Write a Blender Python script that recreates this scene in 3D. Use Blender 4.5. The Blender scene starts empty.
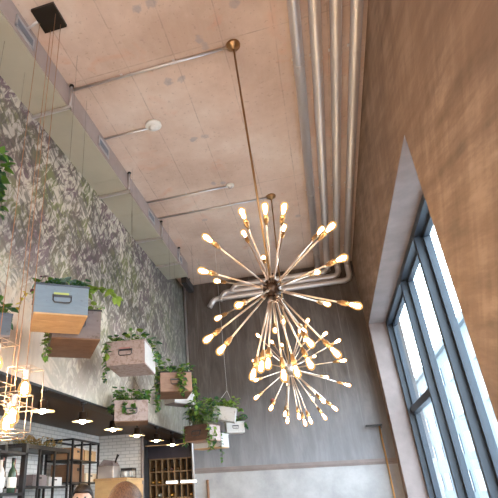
import bpy, bmesh, math, random
from mathutils import Vector, Matrix, Euler
PI = math.pi
sc = bpy.context.scene
COL = sc.collection
R = random.Random(7)

# ------------------------------------------------------------------ materials
class NT:
    def __init__(s, name):
        s.m = bpy.data.materials.new(name); s.m.use_nodes = True
        s.t = s.m.node_tree; s.t.nodes.clear()
        s.out = s.t.nodes.new('ShaderNodeOutputMaterial')
    def n(s, kind, ins=None, **props):
        x = s.t.nodes.new('ShaderNode' + kind)
        for k, v in props.items(): setattr(x, k, v)
        for k, v in (ins or {}).items():
            i = x.inputs[k]
            if hasattr(v, 'is_output'): s.t.links.new(v, i)
            else:
                if isinstance(v, tuple) and len(v) == 3 and i.type == 'RGBA': v = v + (1,)
                i.default_value = v
        return x
    def coord(s, plane='xyz', scale=(1, 1, 1), off=(0, 0, 0)):
        o = s.n('TexCoord').outputs['Object']
        if plane != 'xyz':
            sp = s.n('SeparateXYZ', {0: o}); d = dict(x=0, y=1, z=2)
            o = s.n('CombineXYZ', {0: sp.outputs[d[plane[0]]], 1: sp.outputs[d[plane[1]]], 2: sp.outputs[d[plane[2]]]}).outputs[0]
        return s.n('Mapping', {'Vector': o, 'Scale': scale, 'Location': off}).outputs[0]
    def noise(s, vec, scale, detail=5, rough=.6, dist=0.0):
        return s.n('TexNoise', {'Vector': vec, 'Scale': scale, 'Detail': detail, 'Roughness': rough, 'Distortion': dist}).outputs['Fac']
    def ramp(s, fac, stops):
        r = s.n('ValToRGB', {0: fac}); e = r.color_ramp.elements
        while len(e) < len(stops): e.new(.5)
        for i, (p, c) in enumerate(stops):
            e[i].position = p; e[i].color = (c if len(c) == 4 else tuple(c) + (1,)) if not isinstance(c, float) else (c, c, c, 1)
        return r.outputs['Color']
    def mix(s, fac, a, b, mode='MIX'):
        x = s.n('Mix', data_type='RGBA', blend_type=mode)
        for k, v in ((0, fac), (6, a), (7, b)):
            i = x.inputs[k]
            if hasattr(v, 'is_output'): s.t.links.new(v, i)
            else: i.default_value = v if not isinstance(v, tuple) or len(v) == 4 else v + (1,)
        return x.outputs[2]
    def math(s, op, a, b=0.0, c=0.0):
        return s.n('Math', {0: a, 1: b, 2: c}, operation=op).outputs[0]
    def bsdf(s, color, rough=.6, metal=0.0, bump=None, bstr=.2, bdist=.01, **kw):
        d = {'Base Color': color, 'Roughness': rough, 'Metallic': metal}; d.update(kw)
        if bump is not None:
            d['Normal'] = s.n('Bump', {'Height': bump, 'Strength': bstr, 'Distance': bdist}).outputs[0]
        b = s.n('BsdfPrincipled', d)
        s.t.links.new(b.outputs[0], s.out.inputs[0]); return s.m

def plain(name, col, rough=.5, metal=0.0, var=.15, scale=12):
    t = NT(name); v = t.noise(t.coord(), scale)
    c = t.mix(v, tuple(x * (1 - var) for x in col), tuple(min(1, x * (1 + var)) for x in col))
    return t.bsdf(c, rough, metal, v, .1)
def emis(name, col, strength):
    t = NT(name); e = t.n('Emission', {'Color': col, 'Strength': strength})
    t.t.links.new(e.outputs[0], t.out.inputs[0]); return t.m
def wood(name, a, b, rough=.6, axis='xyz', scale=(1, 1, 1)):
    t = NT(name); v = t.coord(axis, scale)
    w = t.noise(v, 9, 6, .6, .6); g = t.noise(t.coord(axis, tuple(x * y for x, y in zip(scale, (2, 40, 40)))), 3, 4)
    f = t.math('ADD', t.math('MULTIPLY', w, .5), t.math('MULTIPLY', g, .5))
    return t.bsdf(t.ramp(f, [(.3, a), (.7, b)]), rough, 0, f, .25, .004)

def ceiling_mat():
    t = NT('ceiling_concrete'); p = t.coord(); sp = t.n('SeparateXYZ', {0: p})
    n1 = t.noise(p, .9, 6, .65); n2 = t.noise(p, 6, 6, .7); n3 = t.noise(t.coord('xyz', (14, 1.5, 1)), 2, 4)
    base = t.ramp(n1, [(.33, (.48, .34, .27)), (.5, (.63, .475, .395)), (.66, (.73, .61, .535))])
    base = t.mix(t.math('MULTIPLY', n2, .45), base, (.42, .28, .21))
    base = t.mix(t.math('MULTIPLY', n3, .18), base, (.75, .66, .6))
    speck = t.ramp(t.noise(p, 28, 2, .5), [(.30, 1.0), (.36, 0.0)])
    base = t.mix(t.math('MULTIPLY', speck, .28), base, (.25, .18, .15))
    rust = t.ramp(t.noise(p, 2.2, 3, .5, .8), [(.60, 0.0), (.72, 1.0)])
    base = t.mix(t.math('MULTIPLY', rust, .30), base, (.62, .27, .15))
    wob = t.math('MULTIPLY', t.math('SUBTRACT', t.noise(p, 3, 2), .5), .02)
    xs = t.math('ADD', sp.outputs[0], wob)
    fx = t.math('ABSOLUTE', t.math('SUBTRACT', t.math('FRACT', t.math('DIVIDE', t.math('ADD', xs, 10 + .8785 + .2393), .4786)), .5))
    lx = t.math('LESS_THAN', fx, .012)
    fy = t.math('ABSOLUTE', t.math('SUBTRACT', t.math('FRACT', t.math('DIVIDE', t.math('ADD', sp.outputs[1], 20 - 3.4 + 1.22 - .24), 2.44)), .5))
    ly = t.math('LESS_THAN', fy, .0025)
    seam = t.math('MULTIPLY', t.math('MAXIMUM', lx, ly), t.math('MULTIPLY', t.ramp(n2, [(.38, .10), (.62, 1.0)]), .5))
    base = t.mix(seam, base, (.26, .20, .17))
    spots = None                                    # filled tie holes, grey cement
    for x, y in [(-.98, 2.6), (-.85, 2.59), (-.55, 3.08), (-.52, 3.17), (-.98, 3.47), (-.85, 3.48), (-.97, 4.41), (-.82, 4.41), (-.17, 2.83), (-.95, 5.4), (-.82, 5.42), (-1.3, 6.3), (.1, 6.7)]:
        d = t.n('VectorMath', {0: t.n('CombineXYZ', {0: xs, 1: sp.outputs[1], 2: 0.0}).outputs[0], 1: (x, y, 0)}, operation='DISTANCE').outputs['Value']
        k = t.math('SMOOTH_MIN', 1.0, t.math('MAXIMUM', 0.0, t.math('MULTIPLY', t.math('SUBTRACT', .052, t.math('ADD', d, t.math('MULTIPLY', t.math('SUBTRACT', t.noise(p, 16, 3), .5), .11))), 45)), .1)
        spots = k if spots is None else t.math('MAXIMUM', spots, k)
    base = t.mix(t.math('MULTIPLY', t.math('MULTIPLY', spots, n2), 1.0), base, (.27, .27, .31))
    return t.bsdf(base, .85, 0, n2, .25, .01)

def backwall_mat():
    t = NT('back_wall_concrete'); p = t.coord(); sp = t.n('SeparateXYZ', {0: p})
    st = t.noise(t.coord('xyz', (3.2, 1, .55)), 2.0, 7, .68, .5); n = t.noise(p, 1.1, 6, .65); f = t.noise(p, 9, 6, .7)
    c = t.ramp(st, [(.32, (.045, .034, .030)), (.5, (.098, .079, .070)), (.68, (.20, .165, .148))])
    c = t.mix(t.math('MULTIPLY', n, .55), c, (.13, .095, .078))
    c = t.mix(t.math('MULTIPLY', f, .3), c, (.07, .056, .05))
    streak = t.ramp(t.noise(t.coord('xyz', (20, 1, .25)), 2.0, 4, .6), [(.62, 0.0), (.72, 1.0)])
    c = t.mix(t.math('MULTIPLY', streak, .25), c, (.42, .39, .37))
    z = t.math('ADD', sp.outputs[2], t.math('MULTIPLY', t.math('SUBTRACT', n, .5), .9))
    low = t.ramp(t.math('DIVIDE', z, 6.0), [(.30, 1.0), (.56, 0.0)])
    c = t.mix(t.math('MULTIPLY', low, .88), c, t.mix(st, (.14, .145, .165), (.36, .365, .40)))  # bluish daylight on the lower wall, painted into the colour
    foot = t.math('LESS_THAN', sp.outputs[2], 1.95)
    c = t.mix(t.math('MULTIPLY', foot, .85), c, t.mix(t.noise(p, 2.5, 6, .7), (.17, .17, .18), (.62, .62, .64)))
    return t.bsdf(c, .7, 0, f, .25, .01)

def rightwall_mat():
    t = NT('trowelled_plaster'); p = t.coord('yzx')
    r = t.n('VectorRotate', {'Vector': p, 'Angle': -.30}, rotation_type='Z_AXIS').outputs[0]
    st = t.n('Mapping', {'Vector': r, 'Scale': (.55, 3.2, 1)}).outputs[0]
    r2 = t.n('VectorRotate', {'Vector': p, 'Angle': .75}, rotation_type='Z_AXIS').outputs[0]
    s2 = t.n('Mapping', {'Vector': r2, 'Scale': (.5, 3.0, 1), 'Location': (2, 5, 0)}).outputs[0]
    n1 = t.noise(st, 2.2, 7, .66, .15); n4 = t.noise(s2, 1.5, 6, .62, .15); n2 = t.noise(p, .7, 4, .6); n3 = t.noise(p, 9, 5, .7)
    f = t.math('ADD', t.math('MULTIPLY', n1, .6), t.math('MULTIPLY', n4, .4))
    c = t.ramp(f, [(.37, (.115, .076, .058)), (.5, (.25, .166, .122)), (.61, (.41, .288, .22))])
    c = t.mix(t.ramp(n2, [(.35, 0.0), (.65, .6)]), c, (.24, .145, .092))
    c = t.mix(t.math('MULTIPLY', n3, .30), c, (.20, .14, .11))
    return t.bsdf(c, .7, 0, n3, .2, .01)

def mural_mat():
    t = NT('mural_wallpaper'); p = t.coord('yzx'); sp = t.n('SeparateXYZ', {0: p})
    r = t.n('VectorRotate', {'Vector': p, 'Angle': .55}, rotation_type='Z_AXIS').outputs[0]
    r2 = t.n('VectorRotate', {'Vector': p, 'Angle': -.9}, rotation_type='Z_AXIS').outputs[0]
    lf = t.noise(t.n('Mapping', {'Vector': r, 'Scale': (8, 3.0, 1)}).outputs[0], 1.5, 4, .6, 1.3)
    lf2 = t.noise(t.n('Mapping', {'Vector': r2, 'Scale': (7.5, 2.6, 1), 'Location': (3, 1, 0)}).outputs[0], 1.6, 4, .6, 1.1)
    hue = t.noise(p, 1.3, 3, .5); hue2 = t.noise(p, 2.4, 3, .5, .4); fine = t.noise(p, 26, 4, .7)
    green = t.mix(hue2, (.10, .125, .045), (.28, .29, .12)); mauve = t.mix(hue2, (.10, .062, .085), (.25, .165, .18))
    ground = t.mix(t.ramp(hue, [(.42, 0.0), (.58, 1.0)]), green, mauve)
    cream = t.mix(hue2, (.60, .555, .42), (.72, .645, .585))
    c = t.mix(t.ramp(lf, [(.46, 0.0), (.58, 1.0)]), ground, cream)
    c = t.mix(t.math('MULTIPLY', t.ramp(lf2, [(.50, 0.0), (.57, 1.0)]), .75), c, t.mix(hue, (.06, .05, .065), (.14, .13, .09)))
    c = t.mix(t.math('MULTIPLY', fine, .18), c, (.44, .38, .36))
    blot = t.ramp(t.noise(p, .9, 3, .55, .3), [(.36, (.62, .63, .68)), (.56, (1.0, 1.0, 1.0))])
    c = t.mix(1.0, c, blot, 'MULTIPLY')
    # the print fades out towards the bottom where bare plaster shows
    zz = t.math('ADD', sp.outputs[1], t.math('MULTIPLY', t.math('SUBTRACT', lf, .5), 1.6))
    fade = t.ramp(t.math('DIVIDE', zz, 6.0), [(.42, 1.0), (.62, 0.0)])
    c = t.mix(t.math('MULTIPLY', fade, .70), c, t.mix(hue2, (.46, .40, .33), (.62, .54, .46)))
    # bare plaster patch with the warm glow of the copper lamps painted in
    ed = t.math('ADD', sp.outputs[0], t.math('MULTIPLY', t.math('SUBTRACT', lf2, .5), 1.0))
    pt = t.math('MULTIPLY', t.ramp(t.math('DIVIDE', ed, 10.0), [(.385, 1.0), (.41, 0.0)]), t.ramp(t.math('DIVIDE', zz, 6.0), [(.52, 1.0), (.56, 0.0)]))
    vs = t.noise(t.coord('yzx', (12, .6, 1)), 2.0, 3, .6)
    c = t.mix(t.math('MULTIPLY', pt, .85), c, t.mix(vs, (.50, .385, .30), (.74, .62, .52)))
    # greyer streaked paper toward the far end
    far = t.ramp(t.math('DIVIDE', sp.outputs[0], 10.0), [(.62, 0.0), (.86, 1.0)])
    st = t.noise(t.coord('yzx', (14, .8, 1)), 1.5, 5, .7, .4)
    c = t.mix(t.math('MULTIPLY', far, .75), c, t.ramp(st, [(.35, (.085, .088, .075)), (.55, (.19, .19, .165)), (.72, (.38, .375, .34))]))
    return t.bsdf(c, .8, 0, fine, .15, .005)

def tile_mat(plane):
    t = NT('white_brick_tile_' + plane); v = t.coord(plane)
    b = t.n('TexBrick', {'Vector': v, 'Color1': (.74, .72, .71), 'Color2': (.66, .65, .645), 'Mortar': (.46, .45, .45), 'Scale': 1.0,
                         'Mortar Size': .005, 'Brick Width': .15, 'Row Height': .05})
    return t.bsdf(b.outputs['Color'], .25, 0, b.outputs['Fac'], .3, .004, )

def crate_paint(name, a, b, under, wear=.55):
    t = NT(name); p = t.coord(); n = t.noise(t.coord('xyz', (3, 3, 14)), 3, 6, .7); n2 = t.noise(p, 22, 5, .7)
    c = t.mix(n, a, b)
    w = t.ramp(n2, [(wear, 0.0), (wear + .1, 1.0)])
    return t.bsdf(t.mix(t.math('MULTIPLY', w, .6), c, under), .65, 0, n2, .25, .004)

def leaf_mat(name, a, b):
    t = NT(name); n = t.noise(t.coord(), 15, 3)
    d = t.n('BsdfPrincipled', {'Base Color': t.ramp(n, [(.35, a), (.65, b)]), 'Roughness': .45})
    tr = t.n('BsdfTranslucent', {'Color': tuple(min(1, x * 1.5) for x in b)})
    m = t.n('MixShader', {0: .25, 1: d.outputs[0], 2: tr.outputs[0]})
    t.t.links.new(m.outputs[0], t.out.inputs[0]); return t.m

def hair_mat(name, a, b):
    t = NT(name); n = t.noise(t.coord('xyz', (60, 60, 4)), 3, 4, .6)
    return t.bsdf(t.ramp(n, [(.35, a), (.68, b)]), .42, 0, n, .6, .006)
def glass_mat(name, tint=(.93, .97, .98), rough=.02, refl=1.0):
    t = NT(name)
    fa = t.n('LayerWeight', {'Blend': .5}).outputs['Facing']
    fr = t.math('ADD', .03, t.math('MULTIPLY', t.math('POWER', fa, 5.0), .55))
    g = t.n('BsdfGlossy', {'Color': (1, 1, 1), 'Roughness': rough}); tr = t.n('BsdfTransparent', {'Color': tint})
    m = t.n('MixShader', {0: t.math('MULTIPLY', fr, refl), 1: tr.outputs[0], 2: g.outputs[0]})
    t.t.links.new(m.outputs[0], t.out.inputs[0]); return t.m
def bulb_glass():
    t = NT('amber_bulb_glass')
    lw = t.n('LayerWeight', {'Blend': .35})
    e = t.n('Emission', {'Color': (1, .50, .17), 'Strength': .9}); tr = t.n('BsdfTransparent', {'Color': (1, .93, .8)})
    m = t.n('MixShader', {0: t.math('ADD', t.math('MULTIPLY', lw.outputs['Facing'], .75), .05), 1: tr.outputs[0], 2: e.outputs[0]})
    t.t.links.new(m.outputs[0], t.out.inputs[0]); return t.m

M = dict(
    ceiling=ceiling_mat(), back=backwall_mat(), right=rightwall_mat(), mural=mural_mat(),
    tile_x=tile_mat('yzx'), tile_y=tile_mat('xzy'),
    reveal=plain('reveal_plaster', (.225, .185, .18), .8, 0, .38, 4),
    beam=plain('beam_concrete', (.40, .33, .31), .85, 0, .2, 5),
    duct=plain('duct_sheet', (.47, .43, .345), .5, .2, .12, 3),
    galv=plain('galvanised_steel', (.68, .65, .66), .38, .8, .08, 6),
    pipe=plain('brushed_steel_pipe', (.70, .66, .66), .42, .75, .06, 4),
    brass=plain('aged_brass', (.42, .25, .12), .35, .9, .15, 20),
    rod=plain('polished_copper_rod', (.82, .66, .54), .28, .85, .05, 20),
    hub=plain('dark_bronze', (.09, .06, .045), .3, .85, .15, 20),
    cord=plain('copper_cloth_cord', (.34, .15, .065), .6, .1, .1, 40),
    copper=plain('rose_gold_wire', (.58, .44, .34), .35, .7, .08, 40),
    black=plain('black_steel', (.022, .02, .022), .45, .4, .2, 20),
    plate=plain('black_canopy', (.018, .013, .010), .4, .3, .2, 20),
    barceil=plain('dark_bar_ceiling', (.062, .036, .022), .55, 0, .25, 6),
    grille=plain('grille_grey', (.46, .44, .46), .5), slatgrey=plain('louvre_grey', (.24, .25, .29), .5),
    enamel=plain('cream_enamel', (.85, .72, .52), .3, 0, .03),
    white=plain('white_plastic', (.78, .77, .75), .4, 0, .03, 10),
    alu=plain('blue_grey_window_frame', (.022, .032, .048), .5, .05, .08, 8),
    dark=plain('dark_paint', (.035, .033, .036), .6, 0, .2, 10),
    floor=wood('floor_boards', (.34, .24, .17), (.48, .35, .25)),
    crate_wood=wood('crate_wood', (.38, .22, .10), (.60, .38, .20)),
    crate_dark=wood('dark_crate_wood', (.10, .045, .022), (.22, .115, .062)),
    crate_umber=wood('umber_crate_wood', (.055, .028, .02), (.14, .075, .052)),
    crate_brown=wood('brown_crate_wood', (.20, .115, .08), (.44, .27, .20)),
    blue=crate_paint('blue_grey_paint', (.115, .165, .225), (.20, .26, .325), (.09, .10, .12), .60),
    slate=crate_paint('slate_paint', (.04, .055, .085), (.085, .11, .15), (.02, .02, .03)),
    greyw=crate_paint('grey_wash', (.125, .10, .105), (.23, .19, .195), (.07, .05, .045)),
    pinkw=crate_paint('pinkish_whitewash', (.33, .255, .245), (.47, .385, .365), (.19, .125, .11), .50),
    whitew=crate_paint('white_paint', (.43, .405, .40), (.58, .56, .555), (.22, .18, .16), .58),
    soil=plain('potting_soil', (.03, .02, .014), .9, 0, .4, 60),
    iron=plain('cup_handle_iron', (.07, .07, .08), .4, .7, .2, 30),
    stem=plain('plant_stem', (.10, .13, .04), .7, 0, .2, 20),
    leaf=leaf_mat('ivy_leaf', (.045, .12, .02), (.13, .27, .04)),
    leaf_lime=leaf_mat('pothos_leaf', (.10, .22, .03), (.30, .43, .07)),
    leaf_dark=leaf_mat('dark_leaf', (.015, .06, .028), (.05, .15, .06)),
    leaf_blue=leaf_mat('succulent_leaf', (.07, .15, .14), (.20, .31, .28)),
    leaf_purple=leaf_mat('purple_leaf', (.07, .02, .05), (.16, .06, .11)),
    leaf_yellow=leaf_mat('yellow_leaf', (.45, .32, .02), (.62, .50, .05)),
    core=emis('glowing_filament', (1, .78, .52), 42),
    cagecore=emis('glowing_globe_filament', (1, .74, .46), 90),
    barcore=emis('pendant_bulb_glow', (1, .72, .40), 60),
    tube=emis('fluorescent_tube', (1, .95, .86), 3.2),
    glass=glass_mat('window_glass'), bulbglass=bulb_glass(),
    label=plain('label_yellow', (.40, .46, .13), .6), red=plain('red_paint', (.42, .12, .10), .6), fadedred=plain('faded_red_paint', (.38, .19, .18), .7, 0, .4, 60), wire=plain('dull_wire', (.16, .14, .12), .5, .3),
)

# ------------------------------------------------------------------ geometry
class MB:
    def __init__(s): s.bm = bmesh.new(); s.mi = 0
    def _v(s, co): return [s.bm.verts.new(c) for c in co]
    def _f(s, vs, smooth=False):
        try: f = s.bm.faces.new(vs)
        except ValueError: return
        f.material_index = s.mi; f.smooth = smooth
    def box(s, lo, hi, bev=0, mat=None):
        lo = Vector(lo); hi = Vector(hi)
        b = bmesh.new(); bmesh.ops.create_cube(b, size=1)
        for v in b.verts: v.co = Vector(((v.co[i] + .5) * (hi[i] - lo[i]) + lo[i] for i in range(3)))
        if bev: bmesh.ops.bevel(b, geom=list(b.edges), offset=bev, segments=2, profile=.6, affect='EDGES')
        if mat is not None: b.transform(mat)
        s.join(b); return s
    def join(s, b, smooth=False):
        mp = {v: s.bm.verts.new(v.co) for v in b.verts}
        for f in b.faces: s._f([mp[v] for v in f.verts], f.smooth or smooth)
        b.free()
    def tube(s, pts, r, seg=8, cap=True, closed=False):
        pts = [Vector(p) for p in pts]; n = len(pts); rings = []
        rr = r if isinstance(r, (list, tuple)) else [r] * n
        up = None
        for i in range(n):
            if closed: d = pts[(i + 1) % n] - pts[i - 1]
            else: d = pts[min(i + 1, n - 1)] - pts[max(i - 1, 0)]
            d.normalize()
            if up is None: up = d.orthogonal().normalized()
            else:
                up = up - d * up.dot(d)
                up = up.normalized() if up.length > 1e-6 else d.orthogonal().normalized()
            w = d.cross(up)
            rings.append(s._v([pts[i] + (up * math.cos(2 * PI * k / seg) + w * math.sin(2 * PI * k / seg)) * rr[i] for k in range(seg)]))
        for i in range(n if closed else n - 1):
            a, b = rings[i], rings[(i + 1) % n]
            for k in range(seg): s._f([a[k], a[(k + 1) % seg], b[(k + 1) % seg], b[k]], True)
        if cap and not closed: s._f(rings[0][::-1]); s._f(rings[-1])
        return s
    def lathe(s, prof, seg=16, mat=None):
        mat = mat or Matrix(); rings = []
        for r, z in prof:
            if r < 1e-6: rings.append(s._v([mat @ Vector((0, 0, z))]))
            else: rings.append(s._v([mat @ Vector((r * math.cos(2 * PI * k / seg), r * math.sin(2 * PI * k / seg), z)) for k in range(seg)]))
        for a, b in zip(rings, rings[1:]):
            for k in range(seg):
                q = [a[k % len(a)], a[(k + 1) % len(a)], b[(k + 1) % len(b)], b[k % len(b)]]
                q2 = []
                for v in q:
                    if v not in q2: q2.append(v)
                if len(q2) > 2: s._f(q2, True)
        return s
    def leaf(s, p, d, up, L, W):
        d = d.normalized(); w = d.cross(up)
        if w.length < 1e-3: w = d.orthogonal()
        w.normalize(); n = w.cross(d)
        a = p; pts = [p + d * L * .12 + w * W * .38 + n * W * .10 - d * L * .16, p + d * L * .30 + w * W * .5 + n * W * .14, p + d * L * .68 + w * W * .30 + n * W * .05,
                      p + d * L - n * L * .12, p + d * L * .68 - w * W * .30 + n * W * .05, p + d * L * .30 - w * W * .5 + n * W * .14, p + d * L * .12 - w * W * .38 + n * W * .10 - d * L * .16]
        v = s._v([a] + pts); m = s.bm.verts.new(p + d * L * .55 - n * W * .04)
        for i in range(1, 4): s._f([v[0] if i == 1 else m, v[i], v[i + 1]] + ([m] if i == 1 else []), True)
        for i in range(4, 7): s._f([m, v[i], v[i + 1]] if i < 6 else [m, v[i], v[i + 1], v[0]], True)
    def build(s, name, mats, parent=None, smooth=False):
        me = bpy.data.meshes.new(name)
        bmesh.ops.recalc_face_normals(s.bm, faces=s.bm.faces)
        if smooth:
            for f in s.bm.faces: f.smooth = True
        s.bm.to_mesh(me); s.bm.free()
        for m in (mats if isinstance(mats, (list, tuple)) else [mats]): me.materials.append(m)
        o = bpy.data.objects.new(name, me); COL.objects.link(o)
        if parent: o.parent = parent
        return o

def tag(o, label, cat, group=None, kind=None):
    o['label'] = label; o['category'] = cat
    if group: o['group'] = group
    if kind: o['kind'] = kind
    return o
def thing(name, label, cat, loc=(0, 0, 0), rz=0, group=None, rot=None):
    o = bpy.data.objects.new(name, None); COL.objects.link(o); o.empty_display_size = .05
    o.location = loc; o.rotation_euler = rot if rot else (0, 0, rz)
    return tag(o, label, cat, group)
def struct(o): o['kind'] = 'structure'; return o
def boxobj(name, lo, hi, m, parent=None, bev=0): return MB().box(lo, hi, bev).build(name, m, parent)
def kids(o): return [c for c in COL.objects if c.parent == o]
def copy_tree(o, parent=None, index=None):
    if index is None:
        index = {}
        for c in COL.objects:
            if c.parent: index.setdefault(c.parent, []).append(c)
    c = o.copy(); COL.objects.link(c)
    if parent: c.parent = parent
    for ch in index.get(o, []): copy_tree(ch, c, index)
    return c

# ------------------------------------------------------------------ camera
cam = bpy.data.cameras.new('camera'); co = bpy.data.objects.new('camera', cam); COL.objects.link(co)
RX = Vector((.95432245, .29650485, -.03679036)); RY = -Vector((-.16340873, .41488105, -.89508173)); RZ = -Vector((-.25013245, .86020846, .44438178))
mw = Matrix((RX, RY, RZ)).transposed().to_4x4(); mw.translation = (0, 0, 1.6); co.matrix_world = mw
cam.sensor_width = 36; cam.sensor_fit = 'HORIZONTAL'; cam.lens = 478.1 * 36 / 498
cam.shift_x = (249 - 172.9) / 498; cam.shift_y = (256.93 - 249) / 498; cam.clip_start = .05; cam.clip_end = 300
sc.camera = co

# ------------------------------------------------------------------ room shell
H = 5.4; XR = .95; XL = -2.36; YB = 8.75; YF = -4.5; ZB = 2.5
WY0, WY1, WZ0, WZ1 = 3.36, 8.42, .55, 4.06
struct(boxobj('floor', (-4.2, YF - .2, -.12), (1.5, 9.6, 0), M['floor']))
struct(boxobj('ceiling', (-4.2, YF - .2, H), (1.5, 9.6, H + .15), M['ceiling']))
struct(boxobj('wall_back', (XL, YB, 0), (1.5, YB + .3, H), M['back']))
struct(boxobj('wall_front', (-4.2, YF - .2, 0), (1.5, YF, H), M['right']))
b = MB()                                                # right wall with two window openings, .4 thick
EY0, EY1 = -3.6, .9
for lo, hi in [((YF, 0), (EY0, H)), ((EY0, 0), (EY1, WZ0)), ((EY0, WZ1), (EY1, H)), ((EY1, 0), (WY0, H)), ((WY0, 0), (WY1, WZ0)), ((WY0, WZ1), (WY1, H)), ((WY1, 0), (YB, H))]:
    b.box((XR, lo[0], lo[1]), (XR + .4, hi[0], hi[1]))
struct(b.build('wall_right', M['right']))
for k, (y0, y1) in enumerate(((WY0, WY1), (EY0, EY1))):   # plastered linings of the openings
    b = MB(); e = .006
    b.box((XR + .002, y0, WZ1 - e), (XR + .27, y1, WZ1)).box((XR + .002, y0, WZ0), (XR + .27, y0 + e, WZ1)).box((XR + .002, y1 - e, WZ0), (XR + .27, y1, WZ1)).box((XR - .03, y0, WZ0), (XR + .27, y1, WZ0 + .04))
    struct(b.build('trim_%d' % (k + 1), M['reveal']))
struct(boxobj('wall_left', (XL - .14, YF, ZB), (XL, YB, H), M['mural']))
b = MB(); b.box((-4.2, YF, ZB + .004), (XL - .002, 9.6, ZB + .12)); struct(b.build('trim_3', M['barceil']))      # bar ceiling
struct(boxobj('trim_4', (XL - .16, YF, ZB - .012), (XL + .006, YB - .002, ZB + .008), M['black']))              # steel edge under the mural
struct(boxobj('wall_bar_left', (-3.82, YF, 0), (-3.62, 7.85, ZB), M['tile_x']))
struct(boxobj('wall_bar_back', (-3.62, 7.65, 0), (-2.885, 7.72, ZB), M['tile_y']))
struct(boxobj('wall_bar_end', (-4.2, 9.3, 0), (XL, 9.5, ZB), M['dark']))
struct(boxobj('trim_5', (-2.885, 7.64, 0), (-2.865, 7.73, ZB), M['reveal']))
struct(boxobj('wall_bar_passage', (-3.32, 7.72, 0), (-3.17, 9.3, ZB), M['dark']))
b = MB(); b.box((XL + .001, YB - .022, 1.93), (XR, YB, 1.985), .006).box((XL + .001, YB - .008, 1.90), (XR, YB, 1.93)); struct(b.build('trim_6', M['reveal']))
# concrete downstand along the left edge of the ceiling

# ------------------------------------------------------------------ windows
def window(n, y0, y1, mull, transom):
    w = MB(); X0, X1 = 1.22, 1.385
    w.box((X0, y0, WZ1 - .075), (X1, y1, WZ1), .004).box((X0, y0, WZ0 + .04), (X1, y1, WZ0 + .12), .004)
    w.box((X0, y0, WZ0 + .04), (X1, y0 + .07, WZ1), .004).box((X0, y1 - .07, WZ0 + .04), (X1, y1, WZ1), .004)
    f = struct(w.build('window_%d' % n, M['alu']))
    for y in mull:
        boxobj('mullion', (X0, y - .035, WZ0 + .12), (X1, y + .035, WZ1 - .075), M['alu'], f, .004)
    ys = [y0 + .07] + [v for y in mull for v in (y - .035, y + .035)] + [y1 - .07]
    for i in range(0, len(ys), 2):
        a, c = ys[i], ys[i + 1]
        s = MB(); z0, z1 = WZ0 + .12, WZ1 - .075
        for lo, hi in [((a, z0), (a + .05, z1)), ((c - .05, z0), (c, z1)), ((a, z0), (c, z0 + .04)), ((a, z1 - .04), (c, z1))]:
            s.box((X1 - .085, lo[0], lo[1]), (X1 - .025, hi[0], hi[1]), .003)
        so = s.build('sash', M['alu'], f)
        boxobj('pane', (X1 - .062, a + .03, z0 + .035), (X1 - .052, c - .03, z1 - .035), M['glass'], so)
        if transom == i // 2: boxobj('transom', (X1 - .12, a, 2.56), (X1 - .03, c, 2.66), M['alu'], f, .004)
window(1, WY0, WY1, [3.81, 5.14, 6.43], 3)
window(2, EY0, EY1, [-2.3, -1.0], -1)  # unseen window, added behind the camera to let in more daylight

# ------------------------------------------------------------------ street outside
def facade(name, label, x0, y0, y1, h, col, wcol, floors, bays, depth=6):
    t = thing(name, label, 'building', (x0, (y0 + y1) / 2, -.2))
    L = y1 - y0
    boxobj('wall', (0, -L / 2, 0), (depth, L / 2, h), plain(name + '_render', col, .8), t)
    boxobj('cornice', (-.3, -L / 2 - .2, h), (depth, L / 2 + .2, h + .4), plain(name + '_cornice', tuple(c * .9 for c in col), .8), t)
    gm = plain('facade_glazing', wcol, .2)
    for i in range(floors):
        for j in range(bays):
            y = -L / 2 + (j + .5) * L / bays; z = 1.2 + i * (h - 1) / floors; ww = L / bays * .28; hh = (h - 1) / floors * .58
            w = MB().box((-.05, y - ww, z), (.02, y + ww, z + hh)).build('window_frame', M['alu'], t)
            MB().box((-.07, y - ww + .1, z + .1), (-.045, y + ww - .1, z + hh - .1)).build('pane', gm, w)
struct(boxobj('ground', (1.5, -20, -.3), (60, 90, -.2), plain('pavement', (.42, .42, .43), .8)))
facade('office_block', 'pale glazed office block across the street, seen through the window', 9.0, 26, 58, 10.5, (.085, .11, .13), (.035, .055, .075), 4, 9)
facade('corner_building', 'low bluish grey building across the street nearer than the pale block', 8.0, 6, 22, 3.6, (.085, .125, .14), (.03, .06, .075), 1, 5)

# ------------------------------------------------------------------ air duct on the mural side of the ceiling
t = thing('air_duct', 'long flat tan air duct along the ceiling edge above the mural', 'duct', (-2.165, 1.6, 5.13))
boxobj('duct_body', (-.195, -6, 0), (.195, 6.1, .268), M['duct'], t, .004)
for y in (-1.2, .1, 1.4, 2.9, 3.75, 5.1): boxobj('seam_flange', (-.199, y - .004, -.004), (.199, y + .004, .266), M['duct'], t)
boxobj('side_lining', (.196, -6, .02), (.203, 6.08, .266), M['beam'], t)
for yc in (.80, 2.44, 4.10, 5.55):
    g = MB().box((.203, yc - .14, .06), (.212, yc + .14, .085)).box((.203, yc - .14, .175), (.212, yc + .14, .20)).box((.203, yc - .14, .06), (.212, yc - .12, .20)).box((.203, yc + .12, .06), (.212, yc + .14, .20)).build('vent_grille', M['grille'], t)
    s = MB()
    for k in range(6): s.box((.204, yc - .12, .09 + k * .0145), (.210, yc + .12, .096 + k * .0145))
    s.build('vent_louvre', M['slatgrey'], g)
words = ['nearest the black square plate', 'second along, between the two conduits', 'third along, beside the dark hanging wire', 'farthest, next to the back wall']
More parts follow.
